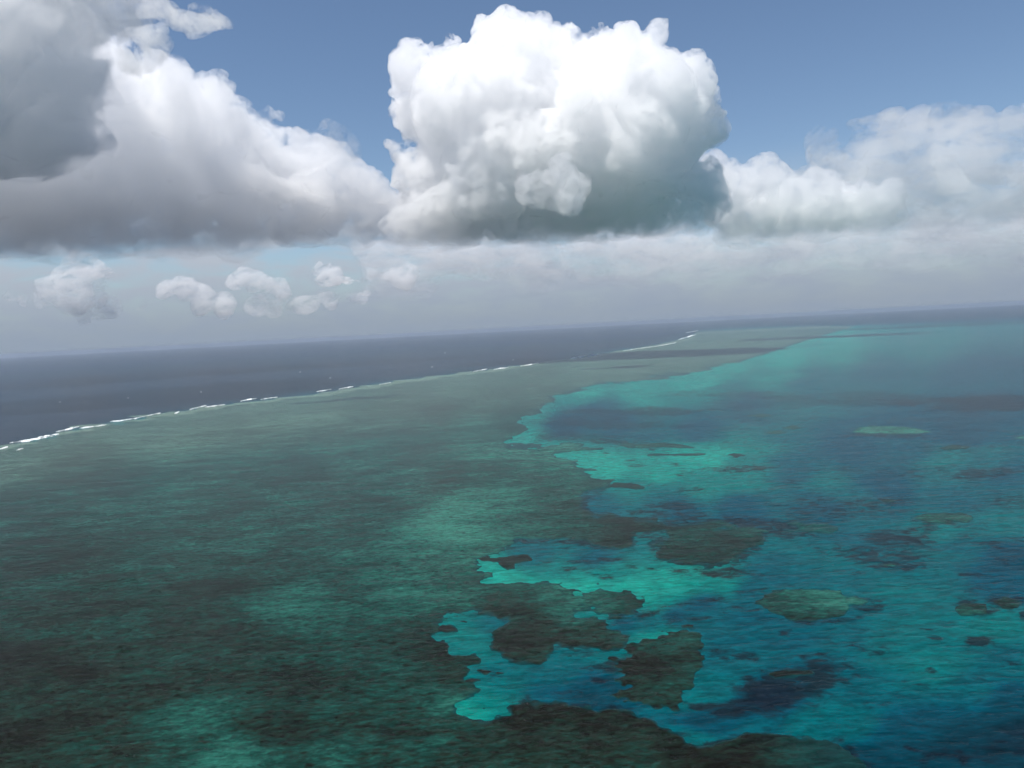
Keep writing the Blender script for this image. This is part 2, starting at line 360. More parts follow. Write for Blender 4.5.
REEF_PALE = [(0, 455, .5), (150, 432, .6), (300, 410, .6), (450, 390, .55), (600, 365, .6), (700, 342, .6), (800, 332, .65), (100, 470, .35), (100, 500, .36), (50, 560, .25), (200, 520, .36), (300, 480, .36), (330, 440, .45), (380, 420, .5),
             (420, 430, .5), (440, 414, .3), (520, 412, .36), (480, 400, .5), (470, 430, .58), (480, 450, .6), (540, 400, .5), (500, 450, .6), (560, 449, .72), (620, 445, .6), (500, 472, .34), (450, 470, .34), (540, 466, .5), (400, 460, .44), (470, 510, .7), (450, 528, .78), (510, 497, .62), (420, 545, .6),
             (540, 490, .42), (570, 480, .5), (600, 482, .5), (560, 510, .34), (540, 525, .4), (590, 530, .26), (640, 522, .2), (620, 540, .08), (690, 530, .34), (700, 552, .28), (740, 548, .34), (700, 564, .15), (790, 530, .5), (400, 500, .45), (350, 520, .38),
             (300, 560, .32), (340, 580, .4), (315, 600, .6), (380, 570, .46), (440, 572, .5), (470, 600, .6), (430, 595, .55), (490, 605, .3), (520, 598, .38), (560, 600, .6), (575, 606, .85), (555, 612, .7), (600, 598, .62), (640, 606, .3), (520, 618, .35), (560, 640, .1), (520, 640, .06), (600, 638, .14), (540, 625, .2), (615, 636, .4),
             (440, 625, .3), (430, 650, .15), (200, 600, .28), (100, 620, .3), (50, 680, .2), (150, 680, .28), (250, 640, .3), (350, 640, .38), (300, 700, .3), (200, 738, .55), (225, 748, .7), (260, 725, .2), (290, 715, .15), (100, 740, .28), (20, 740, .12),
             (350, 740, .5), (340, 715, .4), (400, 690, .42), (440, 690, .4), (455, 705, .75), (450, 680, .3), (400, 745, .38), (500, 735, .35), (480, 755, .34), (540, 713, .05), (600, 718, .02), (560, 740, .3), (520, 722, .1), (640, 750, .35), (665, 738, .15), (620, 735, .2),
             (720, 755, .12), (750, 740, .05), (800, 750, .35), (780, 760, .3), (840, 750, .2), (-400, 700, .3), (400, 1000, .35), (0, 1200, .3)]

def patch_mesh(name, poly, label, cat, pale, group=None, jit=2.2, rim=3.0, res=0.9, scales=(60, 28, 13, 7, 4), top=0.35, seed=0, pale_at=None, kind=None, rubble=0.0, fr=None):
    """a reef mound rising out of the sea bed to just above the water film, outlined on the chart"""
    P = np.array(poly, float)
    if fr is None:
        mx = 6 + 2 * jit
        x0, x1, y0, y1 = P[:, 0].min() - mx, P[:, 0].max() + mx, P[:, 1].min() - mx, P[:, 1].max() + mx
        gx, gy = ground(np.array([x0, x1, x0, x1]), np.array([y0, y0, y1, y1]))
        a = np.arctan2(gx, gy); dep = np.arctan2(CAM_H, np.hypot(gx, gy))
        az = np.arange(a.min(), a.max(), res / FPX); de = np.arange(max(dep.min(), 1e-3), dep.max() + res / FPX, res * 0.7 / FPX)
    else:
        az, de = fr
    D, A = np.meshgrid(de, az, indexing='ij'); rr = CAM_H / np.tan(D)
    x, y = rr * np.sin(A), rr * np.cos(A); px, py = to_pix(x, y)
    n = chart_noise(x, y, scales, seed=100 + seed, gain=0.8)
    frag = chart_noise(x, y, (20, 10, 5.5), seed=300 + seed, gain=.85)
    sd = poly_sd(px, py, poly) + 1.9 * jit * n + (2.6 if fr is not None else 0.5 + 0.35 * jit) * frag
    keep = (sd[:-1, :-1] < 2.2) | (sd[1:, 1:] < 2.2) | (sd[:-1, 1:] < 2.2) | (sd[1:, :-1] < 2.2)
    z = np.where(sd < 0, top * (1 - np.exp(sd / rim)), -0.45 * sd)
    z = z + np.where(sd < -1, 0.12 * chart_noise(x, y, (9, 4), seed=7) * 1.0, 0)
    if pale_at is None: pv = np.full(px.shape, pale)
    else: pv = control(px, py, pale_at, p=3.6)
    pv = pv + (0.16 if fr is not None else 0.30) * chart_noise(x, y, (240, 100, 45, 20, 9), seed=70 + seed, gain=.8)
    pv = pv - 0.10 * sstep(520, 700, py) * (1 - 0.5 * sstep(500, 700, px))  # vignette-like darkening towards the bottom, put into the reef colour
    pv = pv - 0.22 * sstep(-rim * 1.1, 0, sd)
    rb = np.full(px.shape, rubble)
    dr = 0.75 * sstep((-1.5 if fr is not None else -0.8) * rim - 0.4, 0.3, sd + 0.8 * chart_noise(x, y, (14, 6), seed=77))
    used = np.zeros(px.shape, bool)
    used[:-1, :-1] |= keep; used[1:, 1:] |= keep; used[:-1, 1:] |= keep; used[1:, :-1] |= keep
    if name == 'barrier_reef':
        so = poly_sd(px, py, OUTSIDE) + 6 * n
        rb = sstep(62, 22, so) * sstep(760, 660, px * 0 + 700) ; pv = np.where(so < 8, np.maximum(pv, 0.5), pv); pv = np.maximum(pv, 1.1 * sstep(4.5, 1.5, so)); rb = np.maximum(rb, sstep(5, 2, so)); dr = np.maximum(dr * sstep(2, 8, so), 0.45 * sstep(740, 850, px))
        wgt = sstep(1.0, 0.0, (py - 330) / 90.0); rb = np.maximum(rb * 0.9, 0.55 * wgt)
    idx = -np.ones(px.size, np.int64); ids = np.flatnonzero(used.ravel()); idx[ids] = np.arange(len(ids))
    f = idx[grid_faces(*px.shape, keep=keep)]
    V = np.stack([x, y, z], -1).reshape(-1, 3)[ids]
    c = V.mean(0); c[2] = 0
    o = make_mesh(name, V - c, f, M_REEF, attrs={'pale': np.clip(pv, 0, 1).ravel()[ids], 'rubble': np.clip(rb, 0, 1).ravel()[ids], 'drowned': np.clip(dr, 0, 1).ravel()[ids]})
    o.location = c
    thing(o, label, cat, group, kind)
    return o

# ---- the sea: one sheet to the horizon, fine where the photograph looks
RMAX = 72000.0
az1 = np.arange(R(-40), R(40), 1.6 / FPX)
az_all = np.concatenate([np.linspace(R(-180), R(-40), 60, endpoint=False), az1, np.linspace(R(40), R(180), 60, endpoint=False)])
de = np.concatenate([np.linspace(R(85), R(34), 24, endpoint=False), np.arange(R(34), R(0.9), -1.5 / FPX), np.arange(R(0.9), math.atan(CAM_H / RMAX), -0.6 / FPX), [math.atan(CAM_H / RMAX)]])
D, A = np.meshgrid(de, az_all, indexing='ij'); rr = CAM_H / np.tan(D)
x, y = rr * np.sin(A), rr * np.cos(A); px, py = to_pix(x, y)
far_off = ~np.isfinite(px) | (np.abs(px) > 5000) | (py > 4000)
px = np.where(far_off, 5000, px); py = np.where(far_off, 4000, py)
dep, cor, sdo = chart_fields(x, y, px, py)
dep = np.where(far_off, 0.85, dep); cor = np.where(far_off, 0, cor)
f = grid_faces(*px.shape, wrap=True)[:, ::-1]
V = np.stack([x, y, np.zeros_like(x)], -1).reshape(-1, 3)
nc = px.shape[1]
V = np.vstack([V, [0, 0, 0]])
ctr = len(V) - 1
fan = np.array([[j, (j + 1) % nc, ctr, ctr] for j in range(nc)])
sea = make_mesh('sea', V, f, M_SEA, attrs={'depth': np.append(dep.ravel(), .8), 'coral': np.append(cor.ravel(), 0)})
# close the small disc straight below the camera
sea_c = make_mesh('sea_below', np.vstack([V[:nc], [0, 0, 0]]), np.array([[(j + 1) % nc, j, nc] for j in range(nc)]), M_SEA,
                  attrs={'depth': np.full(nc + 1, .8), 'coral': np.zeros(nc + 1)})
sea_c.parent = sea
sea['kind'] = 'structure'; sea['label'] = 'dark blue ocean and turquoise lagoon water reaching to the hazy horizon'

# ---- the barrier reef
fr = (np.arange(R(-48), R(44), 1.5 / FPX), np.concatenate([np.arange(R(0.95), R(40), 1.05 / FPX)]))
patch_mesh('barrier_reef', MAIN, 'long pale green barrier reef flat between the dark ocean and the turquoise lagoon', 'reef', 0.4,
           jit=5.0, rim=2.4, scales=(110, 50, 24, 12, 6), seed=1, pale_at=REEF_PALE, fr=fr)

def ell(cx, cy_, rx, ry, a=0, n=14):
    return [(cx + rx * math.cos(t) * math.cos(R(a)) + ry * math.sin(t) * math.sin(R(a)), cy_ - rx * math.cos(t) * math.sin(R(a)) + ry * math.sin(t) * math.cos(R(a)))
            for t in np.linspace(0, 2 * math.pi, n, endpoint=False)]
PATCHES = [
    ([(756, 603), (768, 595), (785, 590), (815, 589), (840, 590), (848, 596), (862, 597), (872, 601), (862, 606), (851, 607), (848, 614), (838, 619), (818, 623), (795, 622), (778, 616), (765, 609)],
     'oval bright green mottled patch reef alone in the teal lagoon', .62, [(770, 603, .4), (800, 600, .62), (830, 597, .8), (815, 610, .6), (850, 600, .75), (800, 619, .28), (840, 616, .35), (868, 602, .5)], 1.8),
    ([(664, 637), (686, 630), (698, 636), (703, 650), (702, 665), (698, 675), (690, 680), (688, 686), (678, 690), (678, 703), (674, 711), (657, 707), (629, 700), (610, 696), (612, 692), (631, 687),
      (612, 681), (620, 674), (606, 668), (612, 660), (635, 657), (622, 648), (640, 646)],
     'ragged dark brown patch reef below the round-nosed dark lobe of the barrier reef', .2, [(680, 640, .45), (660, 648, .42), (690, 655, .3), (650, 665, .15), (640, 690, .25), (665, 695, .3), (615, 667, .02), (640, 680, .15)], 3.2),
    ([(850, 432), (858, 427), (870, 425), (888, 425), (905, 427), (925, 430), (932, 432), (915, 434), (895, 435), (880, 434), (865, 435)],
     'long pale green patch reef just beneath the dark purple band of water', .82, None, .6),
    ([(908, 518), (920, 513), (940, 512), (960, 512), (972, 514), (976, 521), (965, 524), (945, 524), (925, 522)],
     'green speckled patch reef right of the lagoon with a rust brown lower rim', .66, None, 1.0),
    ([(1012, 438), (1020, 435), (1040, 433), (1060, 436), (1050, 441), (1028, 441)], 'small pale green patch reef cut by the right edge, level with the long pale one', .7, None, .6),
    ([(937, 448), (952, 445), (970, 446), (966, 449), (948, 450)], 'faint grey green patch reef below the long pale green one', .45, None, .6),
    ([(630, 446), (640, 443.5), (660, 443), (685, 445), (697, 447.5), (680, 449), (660, 448), (640, 449)], 'thin olive patch reef along the top of the bright turquoise bank', .6, None, .7),
    ([(648, 456), (662, 453.5), (685, 453), (705, 454.5), (690, 456), (668, 457)], 'thin brown patch reef lying on the bright turquoise bank', .35, None, .7),
    ([(726, 455), (734, 453.5), (745, 455.5), (736, 457)], 'tiny brown patch reef at the right tip of the bright turquoise bank', .3, None, .5),
    ([(752, 469), (758, 466.5), (768, 468), (762, 470.5)], 'small rust coloured coral head over a dark shoal right of the turquoise bank', .28, None, .5),
    ([(604, 487), (615, 483), (635, 483), (650, 487), (636, 489.5), (618, 489)], 'low dark reef islet at the foot of the bright turquoise bank', .22, None, .8),
    ([(745, 416), (760, 413.5), (776, 415.5), (764, 417)], 'faint brown reef streak at the start of the dark purple band', .55, None, .5),
    ([(783, 428), (792, 424.5), (802, 427), (794, 430)], 'small tawny coral head below the dark purple band', .55, None, .5),
    ([(765, 433), (775, 431), (786, 432.5), (776, 434)], 'pale olive coral streak below the tawny coral head', .7, None, .5),
    ([(878, 501), (886, 499.5), (898, 501), (890, 503.5)], 'small orange brown coral head on a dark shoal above the green speckled reef', .35, None, .5),
    ([(882, 565), (890, 562), (900, 564), (893, 568)], 'yellowish coral head on the dark shoal above the empty teal channel', .6, None, .7),
    ([(958, 609), (966, 604), (985, 605), (986, 611), (974, 614), (962, 613)], 'brown green coral head at the right side, the lower one of the neighbouring two', .3, None, 1.2),
    ([(995, 602), (1004, 596), (1014, 599), (1024, 603), (1018, 609), (1004, 608)], 'rust brown coral head at the right edge above its green brown neighbour', .28, None, 1.2),
    ([(477, 559), (487, 556), (505, 557), (528, 555), (531, 559), (520, 561), (512, 563), (516, 570), (508, 571), (502, 566), (500, 561), (484, 562)],
     'dark hooked reef islet at the left end of the long turquoise pool', .14, None, 1.3),
    ([(474, 549), (484, 546), (497, 547), (490, 549.5)], 'dark sliver of reef above the hooked islet', .16, None, .9),
    ([(456, 621), (464, 619.5), (474, 621.5), (466, 624.5)], 'small dark islet at the top left of the lower lagoon', .12, None, .9),
    ([(475, 669), (482, 668.5), (492, 671), (486, 674), (478, 672.5)], 'dark oval coral head beside a smaller one in the lower lagoon', .1, None, .9),
    ([(493, 673), (498, 671), (504, 673), (498, 675.5)], 'smaller dark coral head just right of the dark oval one', .1, None, .7),
    ([(464, 681), (472, 678.5), (480, 680.5), (472, 682.5)], 'dark sliver of coral on the left shore of the lower lagoon', .12, None, .8),
    ([(479, 708), (485, 706.5), (489, 708.5), (484, 710.5)], 'little dark coral head on the pale sand corner of the lower lagoon', .12, None, .7),
    ([(767, 675), (778, 670), (798, 669), (812, 672), (806, 677), (788, 679), (775, 680)], 'rust brown reef crest on the big dark shoal', .12, None, 1.6),
    ([(436, 630), (443, 626), (452, 627), (456, 630), (446, 633)], 'dark reef lump on the upper left shore of the lower lagoon', .12, None, 1.2),
    ([(681, 626), (688, 623), (696, 625), (692, 628.5), (684, 628.5)], 'small dark coral knob above the ragged patch reef', .12, None, 1.2),
]
for i, (poly, label, pale, pat, jt) in enumerate(PATCHES):
    big = max(p[0] for p in poly) - min(p[0] for p in poly)
    patch_mesh('patch_reef' if big > 36 else 'coral_head', poly, label, 'patch reef' if big > 36 else 'coral head', pale, 'patch reefs in the lagoon' if big > 36 else 'coral heads in the lagoon',
               jit=jt * 1.6, rim=min(2.2, 0.4 + jt), res=0.55, seed=5 + i, pale_at=pat)

# ---- breakers on the ocean edge of the reef, traced from the photograph: x0, y0, x1, y1, thickness
BREAKERS = [(-30, 458, -8, 452, 2.6, 'foam line entering at the left edge'), (-3, 450, 7, 447.5, 2.6, 'first short foam patch at the left edge'),
            (12, 443, 33, 440.5, 2.6, 'upper of two overlapping breaking waves at the far left'), (22, 441, 50, 437.5, 2.6, 'lower of two overlapping breaking waves at the far left'),
            (40, 437, 57, 434.5, 3.6, 'brightest broad breaking wave near the left edge'), (17, 450.5, 23, 449, 1.6, 'small foam fleck shoreward of the breakers at the far left'),
            (58, 431.5, 77, 427, 2.4, 'thin rising breaker right of the brightest one'), (82, 428, 104, 425, 1.8, 'faint broken foam streak right of the thin rising breaker'),
            (112, 421.5, 130, 418.5, 2.4, 'bright wedge of foam in the middle of the left breakers'), (131, 419.5, 142, 417, 1.3, 'scattered foam just right of the bright wedge'),
            (143, 417, 159, 413.5, 1.8, 'dotted foam line right of the scattered foam'), (175, 413.5, 179, 412, 2.0, 'single white fleck alone on the reef edge'),
            (191, 409.3, 205, 406.5, 1.8, 'left one of two joined breakers past the lone fleck'), (207, 407, 223, 405, 1.4, 'right one of two joined breakers past the lone fleck'),
            (242, 401, 255, 399, 1.8, 'short bright breaker left of the picture centre'), (262, 399.5, 276, 397.5, .9, 'fine foam thread beyond the short bright breaker'),
            (318, 391.5, 330, 389.5, 1.3, 'left of two neighbouring breakers under the left cloud'), (340, 389, 352, 386.8, 1.5, 'right of two neighbouring breakers under the left cloud'),
            (380, 384.5, 390, 383, .8, 'faint foam dash between the breaker pair and the centre breaker'), (474, 371.6, 486, 369.5, 1.5, 'bright breaker below the big white cloud'),
            (495, 369.3, 507, 367.6, 1.0, 'thin breaker right of the bright centre one'), (522, 366, 537, 363.6, .9, 'faint long breaker below the big white cloud'),
            (572, 358.5, 585, 356.5, 1.2, 'left of the double breaker beyond the centre'), (587, 356.3, 597, 354.6, 1.1, 'right of the double breaker beyond the centre'),
            (626, 350.4, 650, 347, 1.0, 'long thin breaker towards the reef tip'), (656, 346.3, 674, 343, 1.0, 'last thin breaker before the reef tip'),
            (680, 339.2, 694, 335.2, 2.2, 'broad surf patch on the far reef tip'), (687, 332.4, 697, 331, 1.0, 'farthest foam fleck beyond the reef tip')]
for i, (x0, y0, x1, y1, th, lab) in enumerate(BREAKERS):
    th *= 1.5 if 560 < x0 < 600 else 0.5 if x0 > 600 else 0.7; x0, x1, y0, y1 = x0 - .12 * (x1 - x0), x1 + .12 * (x1 - x0), y0 - .12 * (y1 - y0), y1 + .12 * (y1 - y0)
    rng = np.random.default_rng(500 + i)
    n = max(24, int((x1 - x0) * 3)); m_ = 9
    tt = np.linspace(0, 1, n); vv = np.linspace(-1, 1, m_)
    cxs = x0 + (x1 - x0) * tt; cys = y0 + (y1 - y0) * tt + 0.35 * th * 0.6 * np.cumsum(rng.normal(size=n)) / math.sqrt(n)
    env = np.sqrt(np.clip(np.sin(math.pi * tt), 0.02, 1)) * np.clip(0.62 + 0.55 * vnoise(tt * (x1 - x0) / 2.6 + 3 * i, tt * 0 + i, seed=60), 0.06, 1.2)
    PX = np.repeat(cxs[:, None], m_, 1); PY = cys[:, None] + vv[None, :] * 0.42 * th * env[:, None] + 0.12 * rng.normal(size=(n, m_))
    gx, gy = ground(PX, PY)
    hz = np.clip(1 - vv[None, :] ** 2, 0, 1) * (0.7 + 1.5 * env[:, None]) * (1 + 0.4 * rng.normal(size=(n, m_))) + 0.5
    hz[:, 0] = hz[:, -1] = -0.3; hz[0] = hz[-1] = -0.3
    V = np.stack([gx, gy, hz], -1).reshape(-1, 3); c = V.mean(0); c[2] = 0
    o = make_mesh('breaking_wave', V - c, grid_faces(n, m_)[:, ::-1], M_FOAM); o.location = c
    thing(o, 'white ' + lab, 'breaking wave', 'waves breaking on the ocean edge of the barrier reef')

# ---- whitecaps far out on the open ocean
CAPS = [(128, 398, 'left one'), (201, 392, 'second'), (300, 372, 'third'), (445, 353, 'one over the centre breaker'), (513, 360, 'one nearest the reef'), (432, 367, 'one close to the reef'), (60, 402, 'leftmost low one'), (330, 378, 'one above the breaker pair')]
for i, (cx, cy_, lab) in enumerate(CAPS):
    n = 12; a = np.linspace(0, 2 * math.pi, n, endpoint=False)
    gx, gy = ground(cx + 0.8 * np.cos(a), cy_ + 0.12 * np.sin(a))
    mx, my = gx.mean(), gy.mean()
    V = [(gx[k] - mx, gy[k] - my, -0.2) for k in range(n)] + [((gx[k] - mx) * .5, (gy[k] - my) * .5, 0.9 + 0.3 * math.sin(7 * k + i)) for k in range(n)] + [(0, 0, 1.2)]
    me = bpy.data.meshes.new('whitecap')
    me.from_pydata(V, [], [[k, (k + 1) % n, n + (k + 1) % n, n + k] for k in range(n)] + [[n + k, n + (k + 1) % n, 2 * n] for k in range(n)])
    me.materials.append(M_FOAM); o = bpy.data.objects.new('whitecap', me); COL.objects.link(o); o.location = (mx, my, 0)
    thing(o, 'tiny whitecap on the dark ocean, the ' + lab, 'whitecap', 'whitecaps on the open ocean')
def cloud_material(name, density, aniso=0.48, skin=0.0, hetero=0.0, step=1.0, fade=0.0, strat=1.0):
    m, t, o = new_mat(name)
    v = t.nodes.new('ShaderNodeVolumePrincipled')
    v.inputs['Color'].default_value = (1.0, 1.0, 1.0, 1); v.inputs['Density'].default_value = density
    v.inputs['Anisotropy'].default_value = aniso
    if hetero:
        # ragged water content: thin towards the torn edges, solid inside
        n1 = noise(t, coords(t, (strat, strat, 1)), 1.0 / hetero, 5, 0.64, 0.6)
        dn = math_(t, 'MULTIPLY', maprange(t, n1, 0.41, 0.55, 0.0, 1.0), density * 1.35)
        if fade:                                                     # the base thins out downwards
            tc = t.nodes.new('ShaderNodeTexCoord'); sx = t.nodes.new('ShaderNodeSeparateXYZ'); t.links.new(tc.outputs['Object'], sx.inputs[0])
            dn = math_(t, 'MULTIPLY', dn, maprange(t, sx.outputs[2], -0.15 * fade, fade, 0.04, 1.0))
        t.links.new(dn, v.inputs['Density'])
        m.cycles.volume_step_rate = step
    t.links.new(v.outputs[0], o.inputs['Volume'])
    if skin > 0:
        a = t.nodes.new('ShaderNodeBsdfTransparent'); b = t.nodes.new('ShaderNodeBsdfTranslucent')
        b.inputs[0].default_value = (.95, .95, .95, 1)
        mx = t.nodes.new('ShaderNodeMixShader'); mx.inputs[0].default_value = skin
        t.links.new(a.outputs[0], mx.inputs[1]); t.links.new(b.outputs[0], mx.inputs[2])
        t.links.new(mx.outputs[0], o.inputs['Surface'])
    return m

def unit_ico():
    import bmesh
    bm = bmesh.new(); bmesh.ops.create_icosphere(bm, subdivisions=2, radius=1.0)
    v = np.array([q.co[:] for q in bm.verts]); f = np.array([[q.index for q in g.verts] for g in bm.faces]); bm.free()
    return v, f
ICO_V, ICO_F = unit_ico()

def cloud(name, label, cat, circles, dist, density, vox_px=1.35, base=None, seed=0, kids=(7, 6), puff=1.0, rough=1.0,
          depth=1.0, group=None, lean=0.0, flat=1.0, aniso=0.48, skin=0.0, wisp=0.0, hetero=0.0, step=1.0, more=(), fade=0.0, strat=1.0):
    """a billowing cloud: large puffs carry smaller puffs that carry smaller ones, fused and roughened"""
    rng = np.random.default_rng(seed); C_, R_ = [], []
    ppm = dist / FPX
    for c in circles:
        cx, cy_, r = c[:3]; dd = c[3] if len(c) > 3 else 0.0        # dd: metres nearer (-) or farther (+)
        p = sky_point(np.array(cx, float), np.array(cy_, float), dist + dd); r = r * (dist + dd) / FPX
        C_.append(p); R_.append(r)
        n = max(1, int(round(depth)))
        for k in range(n):                                            # body in depth
            q = p + np.array([rng.normal() * .25 * r, (0.7 * r) * (k + 1) * (1 if k % 2 == 0 else -1) * min(depth, 1.0), -0.15 * r]); C_.append(q); R_.append(r * .85)
    for x_, y_, z_, r_ in more: C_.append(np.array([x_, y_, z_])); R_.append(r_)
    P, Q = list(C_), list(R_)
    lvl = list(zip(C_, R_))
    for n_k, f0, f1 in ((kids[0], .28, .48), (kids[1], .30, .5)) + (((kids[2], .3, .5),) if len(kids) > 2 else ()):
        nxt = []
        for p, r in lvl:
            for _ in range(n_k):
                d = rng.normal(size=3); d /= np.linalg.norm(d)
                if d[2] < -0.35: d[2] *= -1
                rr_ = r * rng.uniform(f0, f1) * puff
                nxt.append((p + d * (r * 0.93), rr_))
        P += [a for a, b in nxt]; Q += [b for a, b in nxt]; lvl = nxt
    P = np.array(P); Q = np.array(Q)
    ok = Q > vox_px * ppm * 1.1
    P, Q = P[ok], Q[ok]
    V = (ICO_V[None] * Q[:, None, None] * np.array([1, 1, flat]) + P[:, None, :]).reshape(-1, 3)
    F = (ICO_F[None] + (np.arange(len(P)) * len(ICO_V))[:, None, None]).reshape(-1, 3)
    org = np.array([P[:, 0].mean(), P[:, 1].mean(), base if base is not None else P[:, 2].min()])
    me = bpy.data.meshes.new('tmp'); me.vertices.add(len(V)); me.vertices.foreach_set('co', (V - org).astype(np.float32).ravel())
    me.loops.add(F.size); me.loops.foreach_set('vertex_index', F.astype(np.int32).ravel())
    me.polygons.add(len(F)); me.polygons.foreach_set('loop_start', np.arange(len(F), dtype=np.int32) * 3); me.update(calc_edges=True)
    o = bpy.data.objects.new(name, me); COL.objects.link(o)
    md = o.modifiers.new('fuse', 'REMESH'); md.mode = 'VOXEL'; md.voxel_size = vox_px * ppm; md.use_smooth_shade = True
    dg = bpy.context.evaluated_depsgraph_get()
    m2 = bpy.data.meshes.new_from_object(o.evaluated_get(dg)); o.modifiers.clear(); o.data = m2; bpy.data.meshes.remove(me)
    n = len(m2.vertices); co = np.empty(n * 3, np.float32); m2.vertices.foreach_get('co', co); co = co.reshape(-1, 3).astype(float)
    no = np.empty(n * 3, np.float32); m2.vertices.foreach_get('normal', no); no = no.reshape(-1, 3)
    w = co + org
    s = 0; amp = 1.0
    for k, sc in enumerate((46, 22, 11, 5.5, 3.0)):
        L_ = sc * ppm
        q = w / L_
        wv = vnoise(q[:, 0], q[:, 1], q[:, 2], seed=seed * 7 + k)
        s = s + amp * sc * 0.30 * (0.55 - np.abs(wv) * 1.25 if k < 4 else wv * .8); amp *= 0.92
    s = s * ppm * rough
    co = co + no * s[:, None]
    if wisp:                                                         # torn, wind-drawn edges
        q = w / (30 * ppm)
        co = co + wisp * 14 * ppm * np.stack([vnoise(q[:, 0] + 5 * k, q[:, 1], q[:, 2] * 2, seed=seed + 50 + k) for k in range(3)], -1)
    if base is not None:
        bz = base - org[2] + ppm * (9 * vnoise(w[:, 0] / (70 * ppm), w[:, 1] / (70 * ppm), seed=seed + 9) + 6 * vnoise(w[:, 0] / (24 * ppm), w[:, 1] / (24 * ppm), seed=seed + 10)
                                    + 3 * vnoise(w[:, 0] / (10 * ppm), w[:, 1] / (10 * ppm), seed=seed + 11))
        t_ = co[:, 2] - bz
        co[:, 2] = np.where(t_ < 0, bz + 0.28 * t_, co[:, 2])
    m2.vertices.foreach_set('co', co.astype(np.float32).ravel()); m2.update()
    md = o.modifiers.new('fuse', 'REMESH'); md.mode = 'VOXEL'; md.voxel_size = vox_px * ppm * 0.85; md.use_smooth_shade = True
    dg = bpy.context.evaluated_depsgraph_get()
    m3 = bpy.data.meshes.new_from_object(o.evaluated_get(dg)); o.modifiers.clear(); o.data = m3; bpy.data.meshes.remove(m2); m2 = m3
    m2.materials.clear(); m2.materials.append(cloud_material(name + '_vapour', density, aniso, skin if skin else min(0.05, density * ppm * 0.6), hetero * ppm, step, fade * ppm, strat))
    m2.name = name; o.location = org; pass
    thing(o, label, cat, group)
    return o

# the towering cumulus in the middle
cloud('cumulus_cloud', 'big white cauliflower cumulus towering over the middle of the reef', 'cloud',
      [(510, 104, 58), (600, 120, 68), (560, 150, 64), (455, 115, 50), (650, 140, 52), (480, 170, 52), (640, 180, 46),
       (512, 40, 17), (484, 54, 18), (450, 58, 19), (548, 57, 18), (600, 60, 22), (572, 68, 22), (430, 76, 24), (410, 84, 18), (414, 118, 20), (404, 150, 12), (420, 165, 22),
       (645, 84, 24), (675, 88, 18), (698, 98, 18), (714, 106, 11), (703, 130, 16), (676, 158, 20), (686, 190, 24), (692, 208, 22),
       (560, 205, 42), (610, 208, 40), (650, 206, 36), (510, 212, 38), (462, 212, 36), (430, 205, 28), (415, 222, 24)],
      6500, 0.015, base=1010, seed=3, kids=(7, 7, 4), rough=1.05, hetero=11, wisp=.6, vox_px=1.15, fade=42, step=0.3)
cloud('cloud_puff', 'small bright puff floating in front of the grey underside of the big cumulus', 'cloud',
      [(558, 189, 15), (575, 197, 11), (542, 194, 10), (530, 190, 6), (566, 180, 7)], 5000, 0.012, seed=9, vox_px=1.1, rough=1.1, wisp=.8, hetero=7, step=0.3)
# the long bank on the left
cloud('cumulus_cloud', 'long white cumulus bank on the left under the dark grey cloud', 'cloud',
      [(-60, 150, 90), (20, 160, 70), (80, 135, 60), (140, 150, 60), (200, 160, 54), (255, 180, 48), (310, 200, 42), (360, 212, 34), (400, 220, 28),
       (110, 88, 34), (140, 98, 28), (165, 104, 20), (205, 108, 22), (225, 114, 20), (262, 125, 14), (270, 110, 8), (290, 150, 18), (320, 160, 16), (340, 175, 14), (375, 192, 13),
       (40, 215, 48), (100, 213, 46), (160, 212, 44), (220, 214, 40), (280, 218, 34), (335, 224, 27), (60, 100, 40), (0, 60, 60), (435, 218, 26), (470, 222, 26)],
      8500, 0.0060, base=1265, seed=4, hetero=20, fade=38, wisp=.5, rough=1.25, step=0.3)
cloud('cumulus_cloud', 'heavy dark grey cloud filling the top left corner', 'cloud',
      [(-20, 20, 72), (25, 0, 48), (-30, 75, 44), (50, -35, 44), (-90, 40, 100), (-70, -80, 110), (20, -70, 60), (-2, 100, 18), (-70, 110, 50), (78, 6, 20), (60, 25, 18), (20, 95, 26), (35, 60, 26), (90, -15, 24), (30, 125, 14),
       (-160, 0, 80)],
      5000, 0.0065, base=1300, seed=5, rough=1.6, hetero=30, wisp=1.0, step=0.3, vox_px=1.8)
# the banks on the right
cloud('cumulus_cloud', 'bright low cumulus group tucked behind the right side of the big cumulus', 'cloud',
      [(712, 168, 9), (722, 182, 15), (742, 186, 17), (765, 190, 18), (735, 205, 22), (765, 212, 24), (795, 212, 24), (825, 205, 22), (850, 203, 20), (868, 206, 18), (885, 216, 13), (830, 222, 20), (865, 226, 16), (790, 226, 20), (745, 226, 18)],
      9500, 0.009, base=1180, seed=6, vox_px=1.3, fade=24, hetero=13, step=0.3)
cloud('cloud_bank', 'broad soft grey cloud bank rising towards the right edge', 'cloud',
      [(x, y + 14, r * .9) for x, y, r in [(770, 178, 12), (800, 166, 16), (835, 154, 22), (875, 138, 24), (910, 128, 24), (935, 122, 20), (965, 140, 28), (1000, 152, 24), (1040, 152, 26), (1090, 150, 36),
       (860, 180, 30), (900, 170, 36), (950, 175, 40), (1005, 180, 42), (1070, 185, 50), (820, 185, 20), (900, 210, 30), (950, 215, 34), (1010, 222, 34), (1080, 225, 44)]],
      12500, 0.0022, base=1400, seed=27, rough=1.0, fade=30, strat=.45, hetero=16, step=0.3, wisp=1.6)
LOW = 'small hazy clouds low over the horizon'
